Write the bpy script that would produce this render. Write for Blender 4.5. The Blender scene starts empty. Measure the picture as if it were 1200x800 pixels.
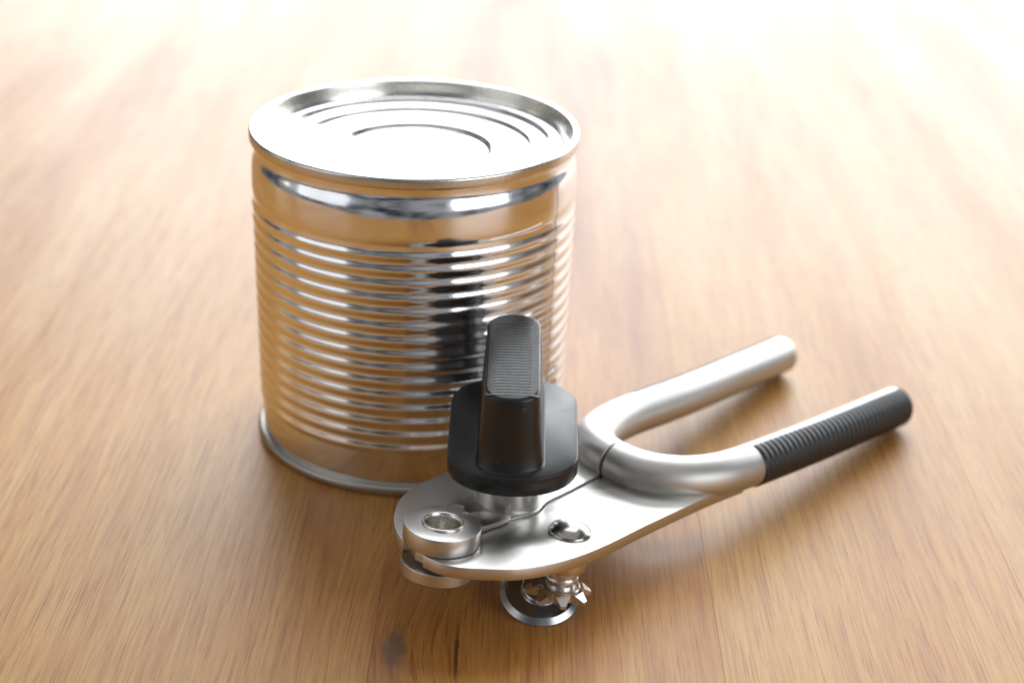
import bpy, bmesh, math, random
from mathutils import Vector, Matrix

random.seed(7)
S = bpy.context.scene
C = S.collection
MM = 0.001

# ------------------------------------------------------------------ camera
cd = bpy.data.cameras.new("camera")
cam = bpy.data.objects.new("camera", cd)
C.objects.link(cam)
FW = Vector((0.0, 0.90848256, -0.41792276))
RT = Vector((0.99937421, 0.01478279, 0.0321349))
UP = Vector((-0.03537206, 0.41766123, 0.90791404))
m = Matrix.Identity(4)
for i in range(3):
    m[i][0], m[i][1], m[i][2] = RT[i], UP[i], -FW[i]
m.translation = Vector((32.315, -506.09, 263.716)) * MM
cam.matrix_world = m
cd.sensor_width = 36.0
cd.lens = 59.85
cd.clip_start, cd.clip_end = 0.01, 50.0
cd.dof.use_dof = True
cd.dof.focus_distance = 0.462
cd.dof.aperture_fstop = 8.5
S.camera = cam

# ------------------------------------------------------------------ world, lamps, exposure
w = bpy.data.worlds.new("World")
S.world = w
w.use_nodes = True
bg = w.node_tree.nodes["Background"]
bg.inputs[0].default_value = (0.95, 0.97, 1.0, 1)
bg.inputs[1].default_value = 1.0
_nt = w.node_tree
_tc = _nt.nodes.new('ShaderNodeTexCoord')
_mp = _nt.nodes.new('ShaderNodeMapping')
_mp.inputs['Scale'].default_value = (1, 1, 1.6)
_nz = _nt.nodes.new('ShaderNodeTexNoise')          # dim, uneven room all round
_nz.inputs['Scale'].default_value = 2.6
_nz.inputs['Detail'].default_value = 5.0
_nz.inputs['Roughness'].default_value = 0.6
_cr = _nt.nodes.new('ShaderNodeValToRGB')
_cr.color_ramp.elements[0].position, _cr.color_ramp.elements[0].color = 0.40, (0.018, 0.019, 0.024, 1)
_cr.color_ramp.elements[1].position, _cr.color_ramp.elements[1].color = 0.72, (0.42, 0.43, 0.45, 1)
_nt.links.new(_tc.outputs['Generated'], _mp.inputs['Vector'])
_nt.links.new(_mp.outputs[0], _nz.inputs['Vector'])
_nt.links.new(_nz.outputs[0], _cr.inputs[0])
_nt.links.new(_cr.outputs[0], bg.inputs[0])


def area(name, loc, target, sx, sy, radiance, col):
    l = bpy.data.lights.new(name, 'AREA')
    l.shape = 'RECTANGLE'
    l.size, l.size_y = sx, sy
    l.energy = radiance * math.pi * sx * sy
    l.color = col
    o = bpy.data.objects.new(name, l)
    C.objects.link(o)
    o.location = loc
    o.rotation_euler = (Vector(target) - Vector(loc)).to_track_quat('-Z', 'Y').to_euler()
    return o


area("window_light_back", (1.25, 3.60, 1.34), (0, 0.1, 0), 6.6, 2.35, 5.8, (0.92, 0.96, 1.0))
area("skylight_back", (0.15, 1.30, 1.90), (0, -0.05, 0), 1.3, 0.75, 6.2, (0.93, 0.97, 1.0))
area("window_light_right", (1.53, -1.29, 0.62), (0, 0, 0.05), 1.45, 0.85, 3.2, (0.94, 0.97, 1.0))
area("wall_light_left", (-1.76, -0.94, 0.62), (0, 0, 0.05), 1.5, 1.1, 0.85, (0.96, 0.98, 1.0))
area("lamp_light_left", (-2.0, 0.28, 0.42), (0, 0, 0.05), 0.5, 0.35, 1.6, (1.0, 0.93, 0.70))
area("ceiling_bounce_fill", (0.0, -0.5, 2.4), (0, -0.4, 0), 3.4, 3.0, 0.34, (1.0, 0.98, 0.95))  # unseen soft panel added for ambient fill, in place of ceiling bounce

S.view_settings.view_transform = 'Standard'
S.view_settings.look = 'None'
S.view_settings.exposure = 0.08
S.view_settings.gamma = 1.0
S.cycles.use_denoising = True
S.cycles.max_bounces = 10
S.cycles.glossy_bounces = 8
S.cycles.sample_clamp_indirect = 8.0

# ------------------------------------------------------------------ materials
def new_mat(name):
    mt = bpy.data.materials.new(name)
    mt.use_nodes = True
    nt = mt.node_tree
    return mt, nt, nt.nodes["Principled BSDF"]


def N(nt, kind, **kw):
    n = nt.nodes.new(kind)
    for k, v in kw.items():
        setattr(n, k, v)
    return n


def metal(name, col, rough, bump=0.0, scale=900.0, var=0.05, stretch=(1, 1, 1), dist=0.00003):
    mt, nt, b = new_mat(name)
    b.inputs['Metallic'].default_value = 1.0
    b.inputs['Base Color'].default_value = (*col, 1)
    tc = N(nt, 'ShaderNodeTexCoord')
    mp = N(nt, 'ShaderNodeMapping')
    mp.inputs['Scale'].default_value = stretch
    nt.links.new(tc.outputs['Object'], mp.inputs['Vector'])
    nz = N(nt, 'ShaderNodeTexNoise')
    nz.inputs['Scale'].default_value = scale
    nz.inputs['Detail'].default_value = 6.0
    nt.links.new(mp.outputs[0], nz.inputs['Vector'])
    big = N(nt, 'ShaderNodeTexNoise')
    big.inputs['Scale'].default_value = 60.0
    big.inputs['Detail'].default_value = 5.0
    nt.links.new(tc.outputs['Object'], big.inputs['Vector'])
    mr = N(nt, 'ShaderNodeMapRange')
    mr.inputs['To Min'].default_value = max(0.0, rough - var)
    mr.inputs['To Max'].default_value = rough + var
    ad = N(nt, 'ShaderNodeMath', operation='ADD')
    ad.use_clamp = False
    nt.links.new(nz.outputs[0], ad.inputs[0])
    nt.links.new(big.outputs[0], ad.inputs[1])
    mr.inputs['From Min'].default_value = 0.6
    mr.inputs['From Max'].default_value = 1.4
    nt.links.new(ad.outputs[0], mr.inputs['Value'])
    nt.links.new(mr.outputs[0], b.inputs['Roughness'])
    if bump:
        bp = N(nt, 'ShaderNodeBump')
        bp.inputs['Strength'].default_value = bump
        bp.inputs['Distance'].default_value = dist
        nt.links.new(nz.outputs[0], bp.inputs['Height'])
        nt.links.new(bp.outputs[0], b.inputs['Normal'])
    return mt


M_TIN = metal("tinplate", (0.87, 0.88, 0.90), 0.13, 0.35, 130, 0.06, dist=0.00012)
M_LID = metal("tinplate_lid", (0.78, 0.775, 0.765), 0.19, 0.10, 400, 0.05, dist=0.00002)
M_RIMTOP = metal("seam_tin", (0.70, 0.68, 0.63), 0.26, 0.05, 1200, 0.04)
M_NICKEL = metal("satin_nickel", (0.61, 0.595, 0.565), 0.34, 0.03, 4000, 0.035)
M_ARM = metal("brushed_nickel_handle", (0.58, 0.565, 0.54), 0.46, 0.05, 5000, 0.03)
M_RIM = metal("dull_tin_rim", (0.46, 0.44, 0.40), 0.42, 0.05, 1500, 0.04)
M_CHROME = metal("polished_steel", (0.74, 0.71, 0.66), 0.27, 0.03, 2500, 0.03)
M_DOME = metal("rivet_steel", (0.44, 0.42, 0.39), 0.22, 0.02, 2500, 0.02)
M_TOOTH = metal("gear_steel", (0.78, 0.75, 0.70), 0.24, 0.03, 2500, 0.03)
M_WHEEL = metal("hardened_steel", (0.40, 0.41, 0.42), 0.26, 0.02, 2500, 0.02)


def plastic(name, col, rough, scale, bump):
    mt, nt, b = new_mat(name)
    b.inputs['Base Color'].default_value = (*col, 1)
    b.inputs['Specular IOR Level'].default_value = 0.5
    tc = N(nt, 'ShaderNodeTexCoord')
    nz = N(nt, 'ShaderNodeTexNoise')
    nz.inputs['Scale'].default_value = scale
    nz.inputs['Detail'].default_value = 3.0
    nt.links.new(tc.outputs['Object'], nz.inputs['Vector'])
    bp = N(nt, 'ShaderNodeBump')
    bp.inputs['Strength'].default_value = bump
    bp.inputs['Distance'].default_value = 0.0001
    nt.links.new(nz.outputs[0], bp.inputs['Height'])
    nt.links.new(bp.outputs[0], b.inputs['Normal'])
    big = N(nt, 'ShaderNodeTexNoise')
    big.inputs['Scale'].default_value = 90.0
    big.inputs['Detail'].default_value = 8.0
    big.inputs['Roughness'].default_value = 0.7
    nt.links.new(tc.outputs['Object'], big.inputs['Vector'])
    mr = N(nt, 'ShaderNodeMapRange')
    mr.inputs['From Min'].default_value = 0.3
    mr.inputs['From Max'].default_value = 0.7
    mr.inputs['To Min'].default_value = rough - 0.06
    mr.inputs['To Max'].default_value = rough + 0.08
    nt.links.new(big.outputs[0], mr.inputs['Value'])
    nt.links.new(mr.outputs[0], b.inputs['Roughness'])
    # dust specks
    sp = N(nt, 'ShaderNodeTexNoise')
    sp.inputs['Scale'].default_value = 700.0
    sp.inputs['Detail'].default_value = 1.0
    nt.links.new(tc.outputs['Object'], sp.inputs['Vector'])
    cr = N(nt, 'ShaderNodeValToRGB')
    cr.color_ramp.elements[0].position = 0.76
    cr.color_ramp.elements[0].color = (*col, 1)
    cr.color_ramp.elements[1].position = 0.80
    cr.color_ramp.elements[1].color = (0.12, 0.115, 0.11, 1)
    nt.links.new(sp.outputs[0], cr.inputs[0])
    nt.links.new(cr.outputs[0], b.inputs['Base Color'])
    return mt


M_BLACK = plastic("black_plastic", (0.012, 0.012, 0.0125), 0.34, 2600, 0.25)
M_RIBS = plastic("black_ribbed_plastic", (0.012, 0.012, 0.0125), 0.22, 2600, 0.04)
M_GRIP = plastic("black_grip_plastic", (0.014, 0.015, 0.016), 0.42, 2600, 0.2)


def wood():
    mt, nt, b = new_mat("oak_wood")
    L = nt.links.new
    geo = N(nt, 'ShaderNodeNewGeometry')
    oi = N(nt, 'ShaderNodeObjectInfo')
    # per-plank offset of the grain
    off = N(nt, 'ShaderNodeVectorMath', operation='SCALE')
    off.inputs[0].default_value = (3.1, 7.7, 5.3)
    L(oi.outputs['Random'], off.inputs['Scale'])
    pos = N(nt, 'ShaderNodeVectorMath', operation='ADD')
    L(geo.outputs['Position'], pos.inputs[0])
    L(off.outputs[0], pos.inputs[1])

    # knot at a fixed spot bends the grain
    kd = N(nt, 'ShaderNodeVectorMath', operation='SUBTRACT')
    kd.inputs[1].default_value = (0.004, -0.130, 0.0)
    L(geo.outputs['Position'], kd.inputs[0])
    ks = N(nt, 'ShaderNodeVectorMath', operation='MULTIPLY')
    ks.inputs[1].default_value = (1.0, 0.36, 0.0)
    L(kd.outputs[0], ks.inputs[0])
    kl = N(nt, 'ShaderNodeVectorMath', operation='LENGTH')
    L(ks.outputs[0], kl.inputs[0])
    kn = N(nt, 'ShaderNodeTexNoise')
    kn.inputs['Scale'].default_value = 260
    kn.inputs['Detail'].default_value = 4
    L(geo.outputs['Position'], kn.inputs['Vector'])
    kna = N(nt, 'ShaderNodeMath', operation='MULTIPLY_ADD')
    kna.inputs[1].default_value = 0.005
    L(kn.outputs[0], kna.inputs[0])
    L(kl.outputs['Value'], kna.inputs[2])
    bend = N(nt, 'ShaderNodeMapRange')
    bend.interpolation_type = 'SMOOTHSTEP'
    bend.inputs['From Min'].default_value = 0.0
    bend.inputs['From Max'].default_value = 0.026
    bend.inputs['To Min'].default_value = 0.010
    bend.inputs['To Max'].default_value = 0.0
    L(kl.outputs['Value'], bend.inputs['Value'])
    bx = N(nt, 'ShaderNodeCombineXYZ')
    L(bend.outputs[0], bx.inputs[0])
    p2 = N(nt, 'ShaderNodeVectorMath', operation='ADD')
    L(pos.outputs[0], p2.inputs[0])
    L(bx.outputs[0], p2.inputs[1])

    # slow waviness of the grain
    wv = N(nt, 'ShaderNodeTexNoise')
    wv.inputs['Scale'].default_value = 7.0
    wv.inputs['Detail'].default_value = 2.0
    mpw = N(nt, 'ShaderNodeMapping')
    mpw.inputs['Scale'].default_value = (1.6, 0.35, 1)
    L(p2.outputs[0], mpw.inputs['Vector'])
    L(mpw.outputs[0], wv.inputs['Vector'])
    wsc = N(nt, 'ShaderNodeVectorMath', operation='MULTIPLY')
    wsc.inputs[1].default_value = (0.010, 0.0, 0.0)
    L(wv.outputs['Color'], wsc.inputs[0])
    p3 = N(nt, 'ShaderNodeVectorMath', operation='ADD')
    L(p2.outputs[0], p3.inputs[0])
    L(wsc.outputs[0], p3.inputs[1])

    def stretched(sx, sy, detail=4, rough=0.55, scale=1.0):
        mp = N(nt, 'ShaderNodeMapping')
        mp.inputs['Scale'].default_value = (sx, sy, 1.0)
        L(p3.outputs[0], mp.inputs['Vector'])
        nz = N(nt, 'ShaderNodeTexNoise')
        nz.inputs['Scale'].default_value = scale
        nz.inputs['Detail'].default_value = detail
        nz.inputs['Roughness'].default_value = rough
        L(mp.outputs[0], nz.inputs['Vector'])
        return nz

    broad = stretched(26, 3.0, 4, 0.6)
    rings = stretched(160, 5.0, 5, 0.6)
    fine = stretched(900, 24, 6, 0.72)
    pores = stretched(2300, 48, 3, 0.55)

    ramp = N(nt, 'ShaderNodeValToRGB')
    e = ramp.color_ramp.elements
    e[0].position, e[0].color = 0.30, (0.360, 0.126, 0.022, 1)
    e[1].position, e[1].color = 0.72, (0.600, 0.335, 0.098, 1)
    a = e.new(0.5)
    a.color = (0.525, 0.250, 0.056, 1)
    mixf = N(nt, 'ShaderNodeMath', operation='MULTIPLY_ADD')
    mixf.inputs[1].default_value = 0.36
    L(rings.outputs[0], mixf.inputs[0])
    m2 = N(nt, 'ShaderNodeMath', operation='MULTIPLY')
    m2.inputs[1].default_value = 0.72
    L(broad.outputs[0], m2.inputs[0])
    L(m2.outputs[0], mixf.inputs[2])
    pv = N(nt, 'ShaderNodeMath', operation='MULTIPLY_ADD')   # plank to plank tone
    pv.inputs[1].default_value = 0.28
    pv.inputs[2].default_value = -0.14
    sepc = N(nt, 'ShaderNodeSeparateColor')
    L(oi.outputs['Color'], sepc.inputs[0])
    L(sepc.outputs[0], pv.inputs[0])
    tot = N(nt, 'ShaderNodeMath', operation='ADD')
    L(mixf.outputs[0], tot.inputs[0])
    L(pv.outputs[0], tot.inputs[1])
    L(tot.outputs[0], ramp.inputs[0])

    # fine dark lines
    fr = N(nt, 'ShaderNodeMapRange')
    fr.inputs['From Min'].default_value = 0.36
    fr.inputs['From Max'].default_value = 0.58
    fr.inputs['To Min'].default_value = 0.74
    fr.inputs['To Max'].default_value = 1.08
    L(fine.outputs[0], fr.inputs['Value'])
    pr = N(nt, 'ShaderNodeMapRange')
    pr.inputs['From Min'].default_value = 0.39
    pr.inputs['From Max'].default_value = 0.44
    pr.inputs['To Min'].default_value = 0.64
    pr.inputs['To Max'].default_value = 1.0
    L(pores.outputs[0], pr.inputs['Value'])
    mm = N(nt, 'ShaderNodeMath', operation='MULTIPLY')
    L(fr.outputs[0], mm.inputs[0])
    L(pr.outputs[0], mm.inputs[1])
    inv = N(nt, 'ShaderNodeMath', operation='SUBTRACT')
    inv.inputs[0].default_value = 1.08
    inv.use_clamp = True
    L(mm.outputs[0], inv.inputs[1])
    inv2 = N(nt, 'ShaderNodeMath', operation='MULTIPLY')
    inv2.inputs[1].default_value = 1.7
    inv2.use_clamp = True
    L(inv.outputs[0], inv2.inputs[0])
    sc = N(nt, 'ShaderNodeMixRGB', blend_type='MULTIPLY')
    sc.inputs[2].default_value = (0.62, 0.46, 0.29, 1)
    L(inv2.outputs[0], sc.inputs[0])
    L(ramp.outputs[0], sc.inputs[1])

    # knot colour: brown stain, grey heart
    halo = N(nt, 'ShaderNodeMapRange')
    halo.interpolation_type = 'SMOOTHSTEP'
    halo.inputs['From Min'].default_value = 0.004
    halo.inputs['From Max'].default_value = 0.024
    halo.inputs['To Min'].default_value = 0.55
    halo.inputs['To Max'].default_value = 0.0
    L(kna.outputs[0], halo.inputs['Value'])
    mx = N(nt, 'ShaderNodeMixRGB', blend_type='MULTIPLY')
    mx.inputs[2].default_value = (0.62, 0.45, 0.30, 1)
    L(halo.outputs[0], mx.inputs[0])
    L(sc.outputs[0], mx.inputs[1])
    heart = N(nt, 'ShaderNodeMapRange')
    heart.interpolation_type = 'SMOOTHSTEP'
    heart.inputs['From Min'].default_value = 0.0042
    heart.inputs['From Max'].default_value = 0.0068
    heart.inputs['To Min'].default_value = 0.75
    heart.inputs['To Max'].default_value = 0.0
    L(kna.outputs[0], heart.inputs['Value'])
    mx2 = N(nt, 'ShaderNodeMixRGB', blend_type='MIX')
    mx2.inputs[2].default_value = (0.115, 0.072, 0.045, 1)
    L(heart.outputs[0], mx2.inputs[0])
    L(mx.outputs[0], mx2.inputs[1])
    # a short dark check in the wood beside the knot
    cg = N(nt, 'ShaderNodeVectorMath', operation='SUBTRACT')
    cg.inputs[1].default_value = (0.0205, -0.130, 0.0)
    L(geo.outputs['Position'], cg.inputs[0])
    cw = N(nt, 'ShaderNodeVectorMath', operation='MULTIPLY')
    cw.inputs[1].default_value = (1.0, 0.045, 0.0)
    L(cg.outputs[0], cw.inputs[0])
    cl = N(nt, 'ShaderNodeVectorMath', operation='LENGTH')
    L(cw.outputs[0], cl.inputs[0])
    cn = N(nt, 'ShaderNodeMath', operation='MULTIPLY_ADD')
    cn.inputs[1].default_value = 0.0012
    L(kn.outputs[0], cn.inputs[0])
    L(cl.outputs['Value'], cn.inputs[2])
    cm = N(nt, 'ShaderNodeMapRange')
    cm.inputs['From Min'].default_value = 0.0009
    cm.inputs['From Max'].default_value = 0.0014
    cm.inputs['To Min'].default_value = 0.8
    cm.inputs['To Max'].default_value = 0.0
    L(cn.outputs[0], cm.inputs['Value'])
    mx3 = N(nt, 'ShaderNodeMixRGB', blend_type='MIX')
    mx3.inputs[2].default_value = (0.06, 0.025, 0.010, 1)
    L(cm.outputs[0], mx3.inputs[0])
    L(mx2.outputs[0], mx3.inputs[1])
    L(mx3.outputs[0], b.inputs['Base Color'])

    # satin lacquer
    rr = N(nt, 'ShaderNodeMapRange')
    rr.inputs['From Min'].default_value = 0.3
    rr.inputs['From Max'].default_value = 0.7
    rr.inputs['To Min'].default_value = 0.43
    rr.inputs['To Max'].default_value = 0.37
    L(broad.outputs[0], rr.inputs['Value'])
    L(rr.outputs[0], b.inputs['Roughness'])
    b.inputs['Specular IOR Level'].default_value = 0.45
    hs = N(nt, 'ShaderNodeMath', operation='MULTIPLY_ADD')
    hs.inputs[1].default_value = 0.6
    L(fine.outputs[0], hs.inputs[0])
    L(pr.outputs[0], hs.inputs[2])
    bp = N(nt, 'ShaderNodeBump')
    bp.inputs['Strength'].default_value = 0.3
    bp.inputs['Distance'].default_value = 0.00012
    L(hs.outputs[0], bp.inputs['Height'])
    bp2 = N(nt, 'ShaderNodeBump')
    bp2.inputs['Strength'].default_value = 0.2
    bp2.inputs['Distance'].default_value = 0.002
    L(broad.outputs[0], bp2.inputs['Height'])
    L(bp2.outputs[0], bp.inputs['Normal'])
    L(bp.outputs[0], b.inputs['Normal'])
    return mt


M_WOOD = wood()

# ------------------------------------------------------------------ mesh helpers (all in millimetres)
def link(name, verts, faces, mat, parent=None, smooth=True, sharp=35, scale=MM):
    me = bpy.data.meshes.new(name)
    me.from_pydata([tuple(c * scale for c in v) for v in verts], [], faces)
    me.validate()
    bm = bmesh.new()
    bm.from_mesh(me)
    bmesh.ops.recalc_face_normals(bm, faces=bm.faces)
    for f in bm.faces:
        f.smooth = smooth
    ca = math.radians(sharp)
    for e in bm.edges:
        if len(e.link_faces) == 2 and e.calc_face_angle(0) > ca:
            e.smooth = False
    bm.to_mesh(me)
    bm.free()
    me.materials.append(mat)
    o = bpy.data.objects.new(name, me)
    C.objects.link(o)
    if parent is not None:
        o.parent = parent
    return o


def lathe(profile, n=96, center=(0, 0), axis=None, arc=None):
    """profile: list of (r, z). axis: optional (origin, ex, ey, ez)"""
    V, F = [], []
    full = arc is None
    k = n if full else n + 1
    a0, a1 = (0, 2 * math.pi) if full else arc
    for r, z in profile:
        for i in range(k):
            t = a0 + (a1 - a0) * i / n
            x, y = r * math.cos(t), r * math.sin(t)
            if axis:
                o, ex, ey, ez = axis
                p = o + ex * x + ey * y + ez * z
                V.append((p.x, p.y, p.z))
            else:
                V.append((center[0] + x, center[1] + y, z))
    for j in range(len(profile) - 1):
        for i in range(n):
            a, b2 = j * k + i, j * k + (i + 1) % k
            F.append((a, b2, b2 + k, a + k))
    return V, F


def smooth_profile(pts, sub=6):
    """Catmull-Rom through (r,z) points"""
    out = []
    P = [pts[0]] + list(pts) + [pts[-1]]
    for i in range(1, len(P) - 2):
        p0, p1, p2, p3 = P[i - 1], P[i], P[i + 1], P[i + 2]
        for s in range(sub):
            t = s / sub
            out.append(tuple(0.5 * ((2 * p1[k]) + (-p0[k] + p2[k]) * t + (2 * p0[k] - 5 * p1[k] + 4 * p2[k] - p3[k]) * t * t
                                    + (-p0[k] + 3 * p1[k] - 3 * p2[k] + p3[k]) * t ** 3) for k in range(len(p1))))
    out.append(tuple(pts[-1]))
    return out


def prism(poly, h0, h1, bevel=0.4):
    """poly (u,v) extruded from h0 to h1 with chamfered rims"""
    n = len(poly)
    A = sum(poly[i][0] * poly[(i + 1) % n][1] - poly[(i + 1) % n][0] * poly[i][1] for i in range(n))
    if A < 0:
        poly = poly[::-1]
    P = [Vector(p) for p in poly]

    def inset(d):
        res = []
        for i in range(n):
            a, b2, c = P[i - 1], P[i], P[(i + 1) % n]
            e1, e2 = (b2 - a).normalized(), (c - b2).normalized()
            n1, n2 = Vector((-e1.y, e1.x)), Vector((-e2.y, e2.x))
            nn = (n1 + n2)
            nn = nn / max(0.5, nn.length_squared / 2)
            res.append(b2 + nn * d)
        return res
    lv = [(inset(bevel), h0), (inset(bevel * .3), h0 + bevel * .3), (inset(0), h0 + bevel),
          (inset(0), h1 - bevel), (inset(bevel * .3), h1 - bevel * .3), (inset(bevel), h1)]
    V, F = [], []
    for pts, h in lv:
        V += [(p.x, p.y, h) for p in pts]
    for j in range(len(lv) - 1):
        for i in range(n):
            a, b2 = j * n + i, j * n + (i + 1) % n
            F.append((a, b2, b2 + n, a + n))
    F.append(tuple(range(n))[::-1])
    F.append(tuple(range((len(lv) - 1) * n, len(lv) * n)))
    return V, F


def sm(pts, sub=6):
    return smooth_profile(pts, sub)


# ------------------------------------------------------------------ table
table = bpy.data.objects.new("table", None)
C.objects.link(table)
table['label'] = "oak wood table top of broad planks under the can and opener"
table['category'] = "table"
seams = [-810, -690, -560, -440, -330, -213, -141, -2, 91, 180, 268, 390, 500, 620, 740, 850]
Y0, Y1, TH = -440, 1150, 32
for i in range(len(seams) - 1):
    x0, x1 = seams[i] + 0.02, seams[i + 1] - 0.02
    bv = 0.09
    pr = [(x0, -TH), (x0, -bv), (x0 + bv * .3, -bv * .3), (x0 + bv, 0), (x1 - bv, 0), (x1 - bv * .3, -bv * .3), (x1, -bv), (x1, -TH)]
    V = [(x, Y0, z) for x, z in pr] + [(x, Y1, z) for x, z in pr]
    k = len(pr)
    F = [(j, (j + 1) % k, (j + 1) % k + k, j + k) for j in range(k)] + [tuple(range(k))[::-1], tuple(range(k, 2 * k))]
    pk = link("plank", V, F, M_WOOD, table, smooth=False)
    tone = {-141: 0.55, -2: 0.10, 91: 0.62, 180: 0.72}.get(seams[i], random.uniform(0.35, 0.75))
    pk.color = (tone, tone, tone, 1)

# ------------------------------------------------------------------ tin can
can = bpy.data.objects.new("tin_can", None)
C.objects.link(can)
can['label'] = "unopened shiny ribbed tin can without a label standing upright behind the can opener"
can['category'] = "tin can"
HT = 103.5


def body_profile():
    pts = []
    # bottom flange up to the bead panel
    pts += [(48.6, 1.2), (48.7, 2.6), (48.9, 3.6), (49.1, 5.0), (49.2, 8.0), (49.3, 11.0), (49.35, 12.8)]
    # beads
    z0, pitch, nb = 13.6, 4.545, 15
    for i in range(nb * 12 + 1):
        z = z0 + pitch * i / 12
        base = 49.35 + (z - 13.6) / 68.0 * 0.95
        ph = 2 * math.pi * i / 12
        env = min(1, i / 6) * min(1, (nb * 12 - i) / 6)
        pts.append((base + 0.24 * env * (1 - math.cos(ph)), z))
    # smooth shoulder band
    pts += [(50.25, 82.6), (50.55, 83.6), (50.75, 85.0), (50.78, 87.0), (50.74, 89.0), (50.66, 91.0), (50.50, 92.6), (50.2, 94.1),
            (49.85, 95.2), (49.55, 96.1), (49.35, 97.0), (49.3, 98.2), (49.4, 99.2), (49.5, 100.2)]
    return pts


bp_ = smooth_profile(body_profile(), 2)
link("body", *lathe(bp_, 256), M_TIN, can, sharp=60)
link("side_seam", *lathe([(r + 0.10, z) for r, z in bp_ if 3.5 < z < 96.5], 4, arc=(math.radians(-28.6), math.radians(-26.9))), M_TIN, can, sharp=60)
# lid with double seam and pressed rings
rim = [(49.45, 100.0), (50.4, 100.0), (50.95, 100.3), (51.1, 101.2), (51.08, 102.5), (50.9, 103.15), (50.5, 103.45), (49.9, 103.5),
       (49.3, 103.35), (48.95, 102.9), (48.75, 101.8), (48.5, 100.2), (48.3, 99.2)]
link("rim", *lathe(smooth_profile(rim, 4), 192), M_RIMTOP, can, sharp=60)
lid = [(48.3, 99.2), (48.1, 98.6), (47.8, 98.3), (47.2, 98.25), (46.7, 98.7), (46.0, 99.3), (45.2, 99.5), (44.0, 99.5),
       (43.2, 99.4), (42.6, 99.2), (41.2, 98.15), (40.6, 97.95), (39.8, 97.9), (38.6, 97.9), (37.4, 97.9), (36.8, 97.75), (35.5, 96.8), (34.9, 96.62), (33.8, 96.6), (31, 96.6),
       (27, 96.6), (24.6, 96.6), (24.0, 96.42), (22.6, 95.35), (22.0, 95.18), (20.5, 95.15), (15, 95.15), (8, 95.16), (0.05, 95.16)]
link("lid", *lathe(smooth_profile(lid, 4), 192), M_LID, can, sharp=60)
bot = [(48.7, 3.3), (49.6, 3.35), (50.4, 3.1), (50.8, 2.5), (50.9, 1.6), (50.75, 0.7), (50.3, 0.15), (49.7, 0.0), (49.2, 0.2), (48.8, 1.0), (48.5, 3.0), (47.5, 4.2),
       (46, 4.2), (30, 4.6), (0.05, 4.6)]
link("bottom_rim", *lathe(smooth_profile(bot, 4), 192), M_RIM, can, sharp=60)

# ------------------------------------------------------------------ can opener
SL = 16.9 / 167.0
U = Vector((0.745, 0.667, -SL)).normalized()
Vv = Vector((-0.667, 0.745, 0)).normalized()
Nn = U.cross(Vv)
O = Vector((28.21, -82.46, 16.95))
opener = bpy.data.objects.new("can_opener", None)
C.objects.link(opener)
om = Matrix.Identity(4)
for i in range(3):
    om[i][0], om[i][1], om[i][2] = U[i], Vv[i], Nn[i]
om.translation = O * MM
opener.matrix_world = om
opener['label'] = "satin metal plier style can opener with black turning knob lying in front of the can"
opener['category'] = "can opener"


def w2l(p):
    q = Vector(p) - O
    return (q.dot(U), q.dot(Vv), q.dot(Nn))


HING = (-30.6, -14.0)
# front jaw plate
nose = [(HING[0] + 8.5 * math.cos(math.radians(a)), HING[1] + 8.5 * math.sin(math.radians(a))) for a in (60, 100, 140, 180, 205)]
front = sm([(-39.9, -18.2), (-38.9, -23.0), (-36.4, -27.2), (-31.8, -30.9), (-22.9, -36.4), (-12.6, -39.0), (-2.2, -39.6), (10, -38.5), (20, -36.9), (30.3, -35.4),
            (53.5, -32.5), (66, -31.5), (74, -31)], 6)
slit = [(74, -27), (60, -24), (48, -18), (44, -9.5), (38.7, -6.3)] + sm([(38.7, -6.2), (28, -8.4), (20.5, -10.0), (13.0, -11.2), (10.2, -12.0), (7.8, -13.2), (4.6, -14.9), (0.5, -15.5), (-3.2, -15.2), (-8.3, -14.7), (-15, -14.0)], 4)
# drop duplicate corner
slit = slit[:4] + slit[5:]
link("jaw_plate", *prism(front + slit + nose, -0.2, 3.3, 0.2), M_NICKEL, opener, sharp=25)
# rear jaw plate, slightly proud, with a pointed tongue by the hinge
rear = sm([(-40.2, -10.0), (-39.2, -6.0), (-36.4, -0.9), (-32.6, 4.0), (-25.2, 10.6), (-15.8, 14.8), (-6.8, 16.6), (8, 19.5), (24, 20.0), (38, 17.5), (48, 15.5)], 6)
rin = [(52, 6), (46.5, -1.0), (42, -4.6)] + sm([(38.6, -5.75), (28, -7.95), (20.5, -9.55), (14.0, -10.7), (10.0, -11.6), (7.5, -12.8), (4.4, -14.4), (0.5, -15.05), (-3.0, -14.75)], 4)
tong = [(-7.4, -14.3), (-9.6, -12.6), (-17, -11.0), (-22, -8)]
link("jaw_plate", *prism(rear + rin + tong, 0.0, 3.9, 0.2), M_NICKEL, opener, sharp=25)

# hinge: ring above, disc below, rivet in the ring
def ring_with_notch():
    V, F = [], []
    n = 64
    out = []
    for i in range(n):
        t = 2 * math.pi * i / n
        r = 10.5
        out.append((HING[0] + r * math.cos(t), HING[1] + r * math.sin(t)))
    # a small square tooth and notch on the side that meets the tongue
    res = []
    for (x, y) in out:
        ang = math.degrees(math.atan2(y - HING[1], x - HING[0]))
        if 22 < ang < 34:
            res.append((HING[0] + 12.6 * math.cos(math.radians(ang)), HING[1] + 12.6 * math.sin(math.radians(ang))))
        elif 12 < ang <= 22:
            res.append((HING[0] + 9.7 * math.cos(math.radians(ang)), HING[1] + 9.7 * math.sin(math.radians(ang))))
        else:
            res.append((x, y))
    return res


ro = ring_with_notch()


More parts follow.
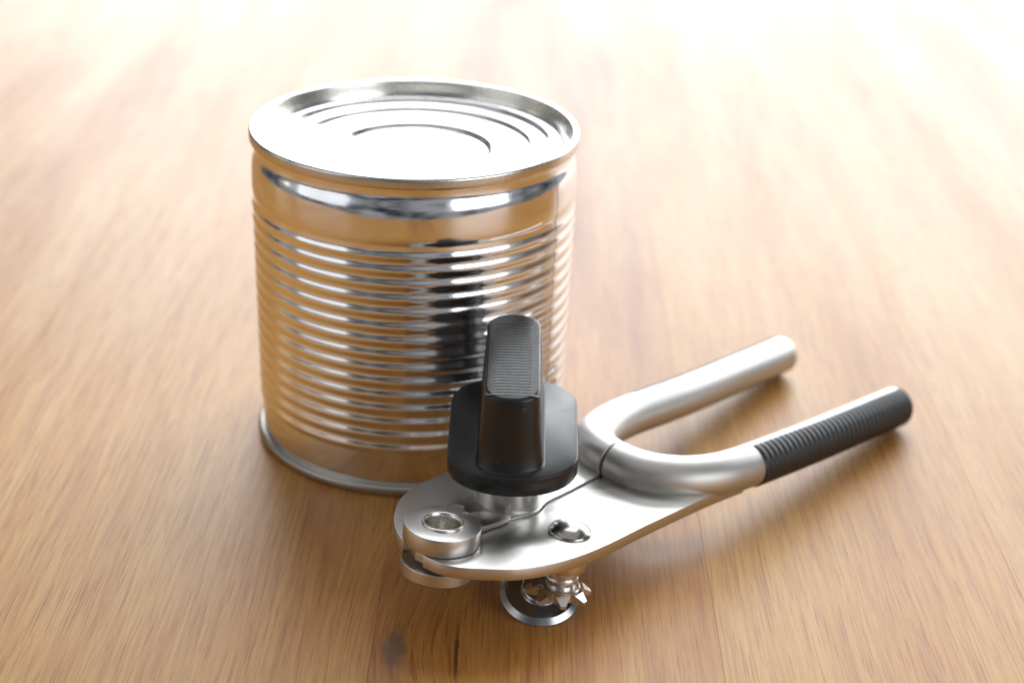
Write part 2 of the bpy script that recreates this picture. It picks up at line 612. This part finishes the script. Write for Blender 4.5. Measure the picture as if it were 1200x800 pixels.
def annulus(outer, center, ri, h0, h1, bev=0.35):
    n = len(outer)
    c = Vector(center)

    def ring(rad_scale, h):
        return [(*(c + (Vector(p) - c) * rad_scale), h) for p in outer]

    def hole(r, h):
        return [(c.x + r * math.cos(2 * math.pi * i / n), c.y + r * math.sin(2 * math.pi * i / n), h) for i in range(n)]
    k = 1 - bev / 10.5
    k2 = 1 - bev * .3 / 10.5
    lv = [hole(ri, h0), ring(k, h0), ring(k2, h0 + bev * .3), ring(1, h0 + bev), ring(1, h1 - bev), ring(k2, h1 - bev * .3), ring(k, h1), hole(ri + .3, h1), hole(ri, h1 - .4), hole(ri, h0)]
    V, F = [], []
    for l in lv:
        V += l
    for j in range(len(lv) - 1):
        for i in range(n):
            a, b2 = j * n + i, j * n + (i + 1) % n
            F.append((a, b2, b2 + n, a + n))
    return V, F


link("hinge_ring", *annulus(ro, HING, 5.4, 3.55, 8.6, 0.2), M_NICKEL, opener, sharp=25)
link("hinge_disc", *lathe([(0.05, -1.9), (9.9, -1.9), (10.2, -2.0), (10.4, -2.3), (10.4, -5.3), (10.1, -5.8), (9.6, -6.0), (0.05, -6.0)], 64, HING), M_NICKEL, opener, sharp=25)
link("hinge_tongue", *prism([(-20.5, -11.5), (-18.0, -16.2), (-11.5, -15.9), (-6.4, -14.9), (-7.2, -12.8), (-11.9, -8.6), (-16, -7.5)], 3.5, 5.1, 0.15), M_NICKEL, opener, sharp=25)
# hollow tubular rivet: raised rim, dished inside
link("hinge_rivet", *lathe(smooth_profile([(5.5, 8.0), (5.75, 8.7), (5.6, 9.15), (5.25, 9.25), (5.0, 9.05), (4.75, 8.4), (4.6, 7.0), (4.5, 5.0), (4.2, 3.4), (3.2, 2.7), (2.0, 2.4), (0.05, 2.3)], 4), 64, HING), M_CHROME, opener, sharp=70)
# dome rivet on the front plate
RV = (4.2, -27.9)
link("pivot_rivet", *lathe(smooth_profile([(6.05, 3.2), (6.15, 3.6), (5.85, 4.2), (5.0, 4.95), (3.7, 5.6), (2.0, 6.0), (0.05, 6.1)], 4), 64, RV), M_DOME, opener, sharp=60)
CL = (-0.6, -31.6)
link("spacer_collar", *lathe([(0.05, -0.1), (6.6, -0.1), (6.6, -3.6), (6.3, -4.3), (5.3, -4.6), (4.5, -4.8), (4.4, -6.4), (4.7, -6.8), (4.7, -7.5), (4.1, -7.9), (3.9, -9.0), (0.05, -9.0)], 48, CL), M_CHROME, opener, sharp=40)

# sprocket with teeth bent downwards
GC = (-2.1, -32.2)
def gear():
    V, F = lathe([(0.05, -9.0), (5.6, -9.0), (6.1, -9.3), (6.2, -11.6), (0.05, -11.6)], 48, GC)
    for i in range(8):
        a = math.radians(-78 + 45 * i)
        er, et = Vector((math.cos(a), math.sin(a))), Vector((-math.sin(a), math.cos(a)))
        sec = [(5.0, -9.25, 2.35), (6.9, -9.35, 1.9), (9.3, -10.9, 0.75), (9.3, -11.8, 0.75), (5.0, -11.9, 2.35)]
        b0 = len(V)
        for sg in (-1, 1):
            for r, h, hw in sec:
                q = Vector(GC) + er * r + et * (hw * sg)
                V.append((q.x, q.y, h))
        k = len(sec)
        F.append(tuple(range(b0, b0 + k)))
        F.append(tuple(range(b0 + k, b0 + 2 * k))[::-1])
        for q in range(k):
            F.append((b0 + q, b0 + (q + 1) % k, b0 + k + (q + 1) % k, b0 + k + q))
    return V, F


link("drive_gear", *gear(), M_TOOTH, opener, sharp=20)

# cutting wheel, tilted, touching the table
WC = Vector((42.6, -107.4, 5.0))
nz_ = Vector((0.03, -0.37, 0.93)).normalized()
ex_ = Vector((1, 0, 0)); ex_ = (ex_ - nz_ * ex_.dot(nz_)).normalized()
ey_ = nz_.cross(ex_)
wp = [(0.05, 4.2), (2.6, 4.2), (3.0, 4.0), (3.1, 2.4), (4.9, 2.2), (5.2, 1.9), (5.3, 1.0), (5.6, 0.75), (7.5, 0.5), (9.2, 0.55), (9.5, 0.8), (9.8, 0.75), (11.3, -0.5), (11.3, -0.75), (9.6, -1.2), (5, -1.4), (0.05, -1.4)]
wv_, wf_ = lathe(wp, 96, axis=(WC, ex_, ey_, nz_))
link("cutting_wheel", [w2l(v) for v in wv_], wf_, M_WHEEL, opener, sharp=25)

# boss under the knob
BC = (1.6, -4.5)
link("knob_boss", *lathe([(0.05, 1.0), (9.6, 1.0), (9.7, 4.1), (9.6, 13.2), (0.05, 13.2)], 64, BC), M_NICKEL, opener, sharp=40)

# turning knob: rounded slab and a tall wing with ribbed top
KX, KY0, KY1 = 33.6, -100.3, -48.7
TS = 0.12
KA = math.atan(TS)


def kplane(y, up):   # point above the base top along the knob's own axis
    z = 35.6 + TS * (y + 100.3)
    return Vector((0, -math.sin(KA) * up, z + math.cos(KA) * up))


def slab_outline(hw, y0, y1, endlen, ex=2.35, n=20):
    pts = []
    yc0, yc1 = y0 + endlen, y1 - endlen
    for i in range(n + 1):
        t = math.pi + math.pi * i / n
        cx, sy = math.cos(t), math.sin(t)
        pts.append((math.copysign(abs(cx) ** (2 / ex), cx) * hw, yc0 + math.copysign(abs(sy) ** (2 / ex), sy) * endlen))
    for i in range(n + 1):
        t = math.pi * i / n
        cx, sy = math.cos(t), math.sin(t)
        pts.append((math.copysign(abs(cx) ** (2 / ex), cx) * hw, yc1 + math.copysign(abs(sy) ** (2 / ex), sy) * endlen))
    return pts


def loft(levels):
    V, F = [], []
    n = len(levels[0])
    for l in levels:
        V += l
    for j in range(len(levels) - 1):
        for i in range(n):
            a, b2 = j * n + i, j * n + (i + 1) % n
            F.append((a, b2, b2 + n, a + n))
    F.append(tuple(range(n))[::-1])
    F.append(tuple(range((len(levels) - 1) * n, len(levels) * n)))
    return V, F


def kpts(outl, up, x0=KX, rise=0.0):
    r = []
    for x, y in outl:
        p = kplane(y, up + rise * max(0.0, up) / 22.0 * (y + 95) / 42.0)
        r.append(w2l((x0 + x, y + p.y, p.z)))
    return r


lv = []
for d, up in ((0.8, -6.1), (0.25, -5.9), (0.0, -5.4), (0.0, -0.6), (0.12, -0.25), (0.45, 0.0)):
    lv.append(kpts(slab_outline(18.4 - d, KY0 + d, KY1 - d, 13.5 - d, 2.08), up))
knob = link("turning_knob", *loft(lv), M_BLACK, opener, sharp=40)
lv = []
WL = [(-0.2, 10.0, -98.6, -49.6), (0.25, 9.45, -98.0, -50.0), (0.8, 9.2, -97.6, -50.2), (7, 8.75, -96.7, -50.8), (14, 8.25, -95.7, -51.4), (21.2, 7.75, -94.8, -52.0), (21.8, 7.6, -94.55, -52.3), (22.15, 7.2, -94.1, -52.7), (22.25, 6.9, -93.8, -53.0)]
for up, hw, y0, y1 in WL:
    lv.append(kpts(slab_outline(hw, y0, y1, 6.0, 2.2, 14), up, 32.9, 1.7))
wing = link("wing", *loft(lv), M_BLACK, knob, sharp=35)
# ribs across the wing's top
V, F = [], []
ya, yb, nr = -92.8, -57.0, 26
cols = 8
prof_ = [(0.0, -0.42), (0.10, -0.06), (0.22, 0.0), (0.40, 0.03), (0.58, 0.045), (0.70, -0.02), (0.80, -0.42)]
rowsv = []
for k in range(nr):
    for fy, hz in prof_:
        rowsv.append((ya + (yb - ya) * (k + fy) / nr, hz, max(0.0, (k / nr - 0.6) / 0.4)))
for y, hz, fd in rowsv:
    for i in range(cols + 1):
        edge = 0 < i < cols
        x = (-7.15 + 14.3 * i / cols) * (1 if edge else 1.03)
        p = kplane(y, 22.30 + 1.7 * (y + 95) / 42.0 * 1.01 + (hz * (1 - 0.6 * fd) if edge else -0.45))
        V.append(w2l((32.9 + x, y + p.y, p.z)))
for j in range(len(rowsv) - 1):
    for i in range(cols):
        a = j * (cols + 1) + i
        F.append((a, a + 1, a + cols + 2, a + cols + 1))
link("wing_ribs", V, F, M_RIBS, knob, sharp=18)

# ------------------------------------------------------------------ handles
def frames(path):
    P = [Vector(p) for p in path]
    res = []
    for i, p in enumerate(P):
        t = (P[min(i + 1, len(P) - 1)] - P[max(i - 1, 0)]).normalized()
        side = Vector((-t.y, t.x, 0)).normalized()   # to the left of travel
        res.append((p, t, side, Vector((0, 0, 1))))
    return res


def tube(path, rad, cap0=0.5, cap1=1.4, n=48):
    fr = frames(path)
    V, F = [], []
    rings = []

    def ring(f, r, shift=0.0):
        p, t, s, u = f
        return [tuple(p + t * shift + s * (r * math.cos(2 * math.pi * k / n)) + u * (r * math.sin(2 * math.pi * k / n))) for k in range(n)]
    for q in range(5):
        a = math.pi / 2 * q / 4
        rings.append(ring(fr[0], rad - cap0 + cap0 * math.sin(a), -cap0 * math.cos(a)))
    for f in fr[1:-1]:
        rings.append(ring(f, rad))
    for q in range(5):
        a = math.pi / 2 * q / 4
        rings.append(ring(fr[-1], rad - cap1 + cap1 * math.cos(a), cap1 * math.sin(a)))
    for r in rings:
        V += r
    for j in range(len(rings) - 1):
        for i in range(n):
            a, b2 = j * n + i, j * n + (i + 1) % n
            F.append((a, b2, b2 + n, a + n))
    F.append(tuple(range(n))[::-1])
    F.append(tuple(range((len(rings) - 1) * n, len(rings) * n)))
    return V, F


def resample(path, step):
    P = [Vector(p) for p in path]
    cum = [0.0]
    for a, b2 in zip(P[:-1], P[1:]):
        cum.append(cum[-1] + (b2 - a).length)
    n = max(2, int(cum[-1] / step))
    out, k = [], 0
    for q in range(n + 1):
        d = cum[-1] * q / n
        while k < len(P) - 2 and cum[k + 1] < d:
            k += 1
        f = (d - cum[k]) / max(1e-9, cum[k + 1] - cum[k])
        out.append(P[k].lerp(P[k + 1], min(1, f)))
    return out


RAD = 6.55
def arm(pts, grip_from, side, a0, a1):
    """pts centre line (u,v); side +1/-1 the outer side; grip from arc fraction; angles measured from the outer side (0) up to the top (90)"""
    path = smooth_profile([(x, y, RAD) for x, y in pts], 10)
    V, F = tube(path, RAD)
    o = link("handle_arm", V, F, M_ARM, opener, sharp=50)
    # grip
    gp = [p for p in path if p[0] >= grip_from]
    gp = resample(gp, 0.30)
    fr = frames(gp)
    V, F = [], []
    na = 28
    rings = []
    for j, (p, t, s, u) in enumerate(fr):
        d = j * 0.30
        rr = RAD + 0.14 + 0.34 * (0.5 - 0.5 * math.cos(2 * math.pi * d / 2.5)) ** 0.7
        row = []
        for k in range(na + 1):
            a = math.radians(a0 + (a1 - a0) * k / na)
            e = 0 if k in (0, na) else 1
            r = rr if e else RAD - 0.3
            row.append(tuple(p + s * (side * r * math.cos(a)) + u * (r * math.sin(a))))
        rings.append(row)
    # rounded end cap of the grip over the handle's end
    p, t, s, u = fr[-1]
    for q in range(1, 6):
        a_ = math.pi / 2 * q / 5
        rq, sh = RAD + 0.15 - 1.7 + 1.7 * math.cos(a_), 1.75 * math.sin(a_)
        rings.append([tuple(p + t * sh + s * (side * rq * math.cos(math.radians(a0 + (a1 - a0) * k / na))) + u * (rq * math.sin(math.radians(a0 + (a1 - a0) * k / na)))) for k in range(na + 1)])
    first = [tuple(fr[0][0] + fr[0][2] * (side * (RAD - .3) * math.cos(math.radians(a0 + (a1 - a0) * k / na))) + fr[0][3] * ((RAD - .3) * math.sin(math.radians(a0 + (a1 - a0) * k / na)))) for k in range(na + 1)]
    rings = [first] + rings
    for r in rings:
        V += r
    w_ = na + 1
    for j in range(len(rings) - 1):
        for i in range(na):
            a = j * w_ + i
            F.append((a, a + 1, a + 1 + w_, a + w_))
    F.append(tuple(range((len(rings) - 1) * w_, len(rings) * w_)))
    link("grip", V, F, M_GRIP, o, sharp=60)
    return o


fr_pts = [(42.8, -6.3), (43.9, -12.5), (46.8, -18.0), (51.9, -22.7), (57.5, -25.6), (64.4, -27.4), (72, -27.9), (79.8, -27.7), (97, -26.6), (115.8, -25.2), (140, -22.8), (162.0, -20.6)]
re_pts = [(42.7, -5.55), (43.4, 0.5), (46.2, 6.2), (51.3, 10.9), (57.5, 13.8), (64.4, 15.7), (72, 17.1), (82, 18.2), (99.9, 20.2), (130.7, 25.0), (150, 28.2), (162.4, 30.4)]
arm(fr_pts, 78.0, -1, 94, -86)
arm(re_pts, 77.0, 1, 74, -106)
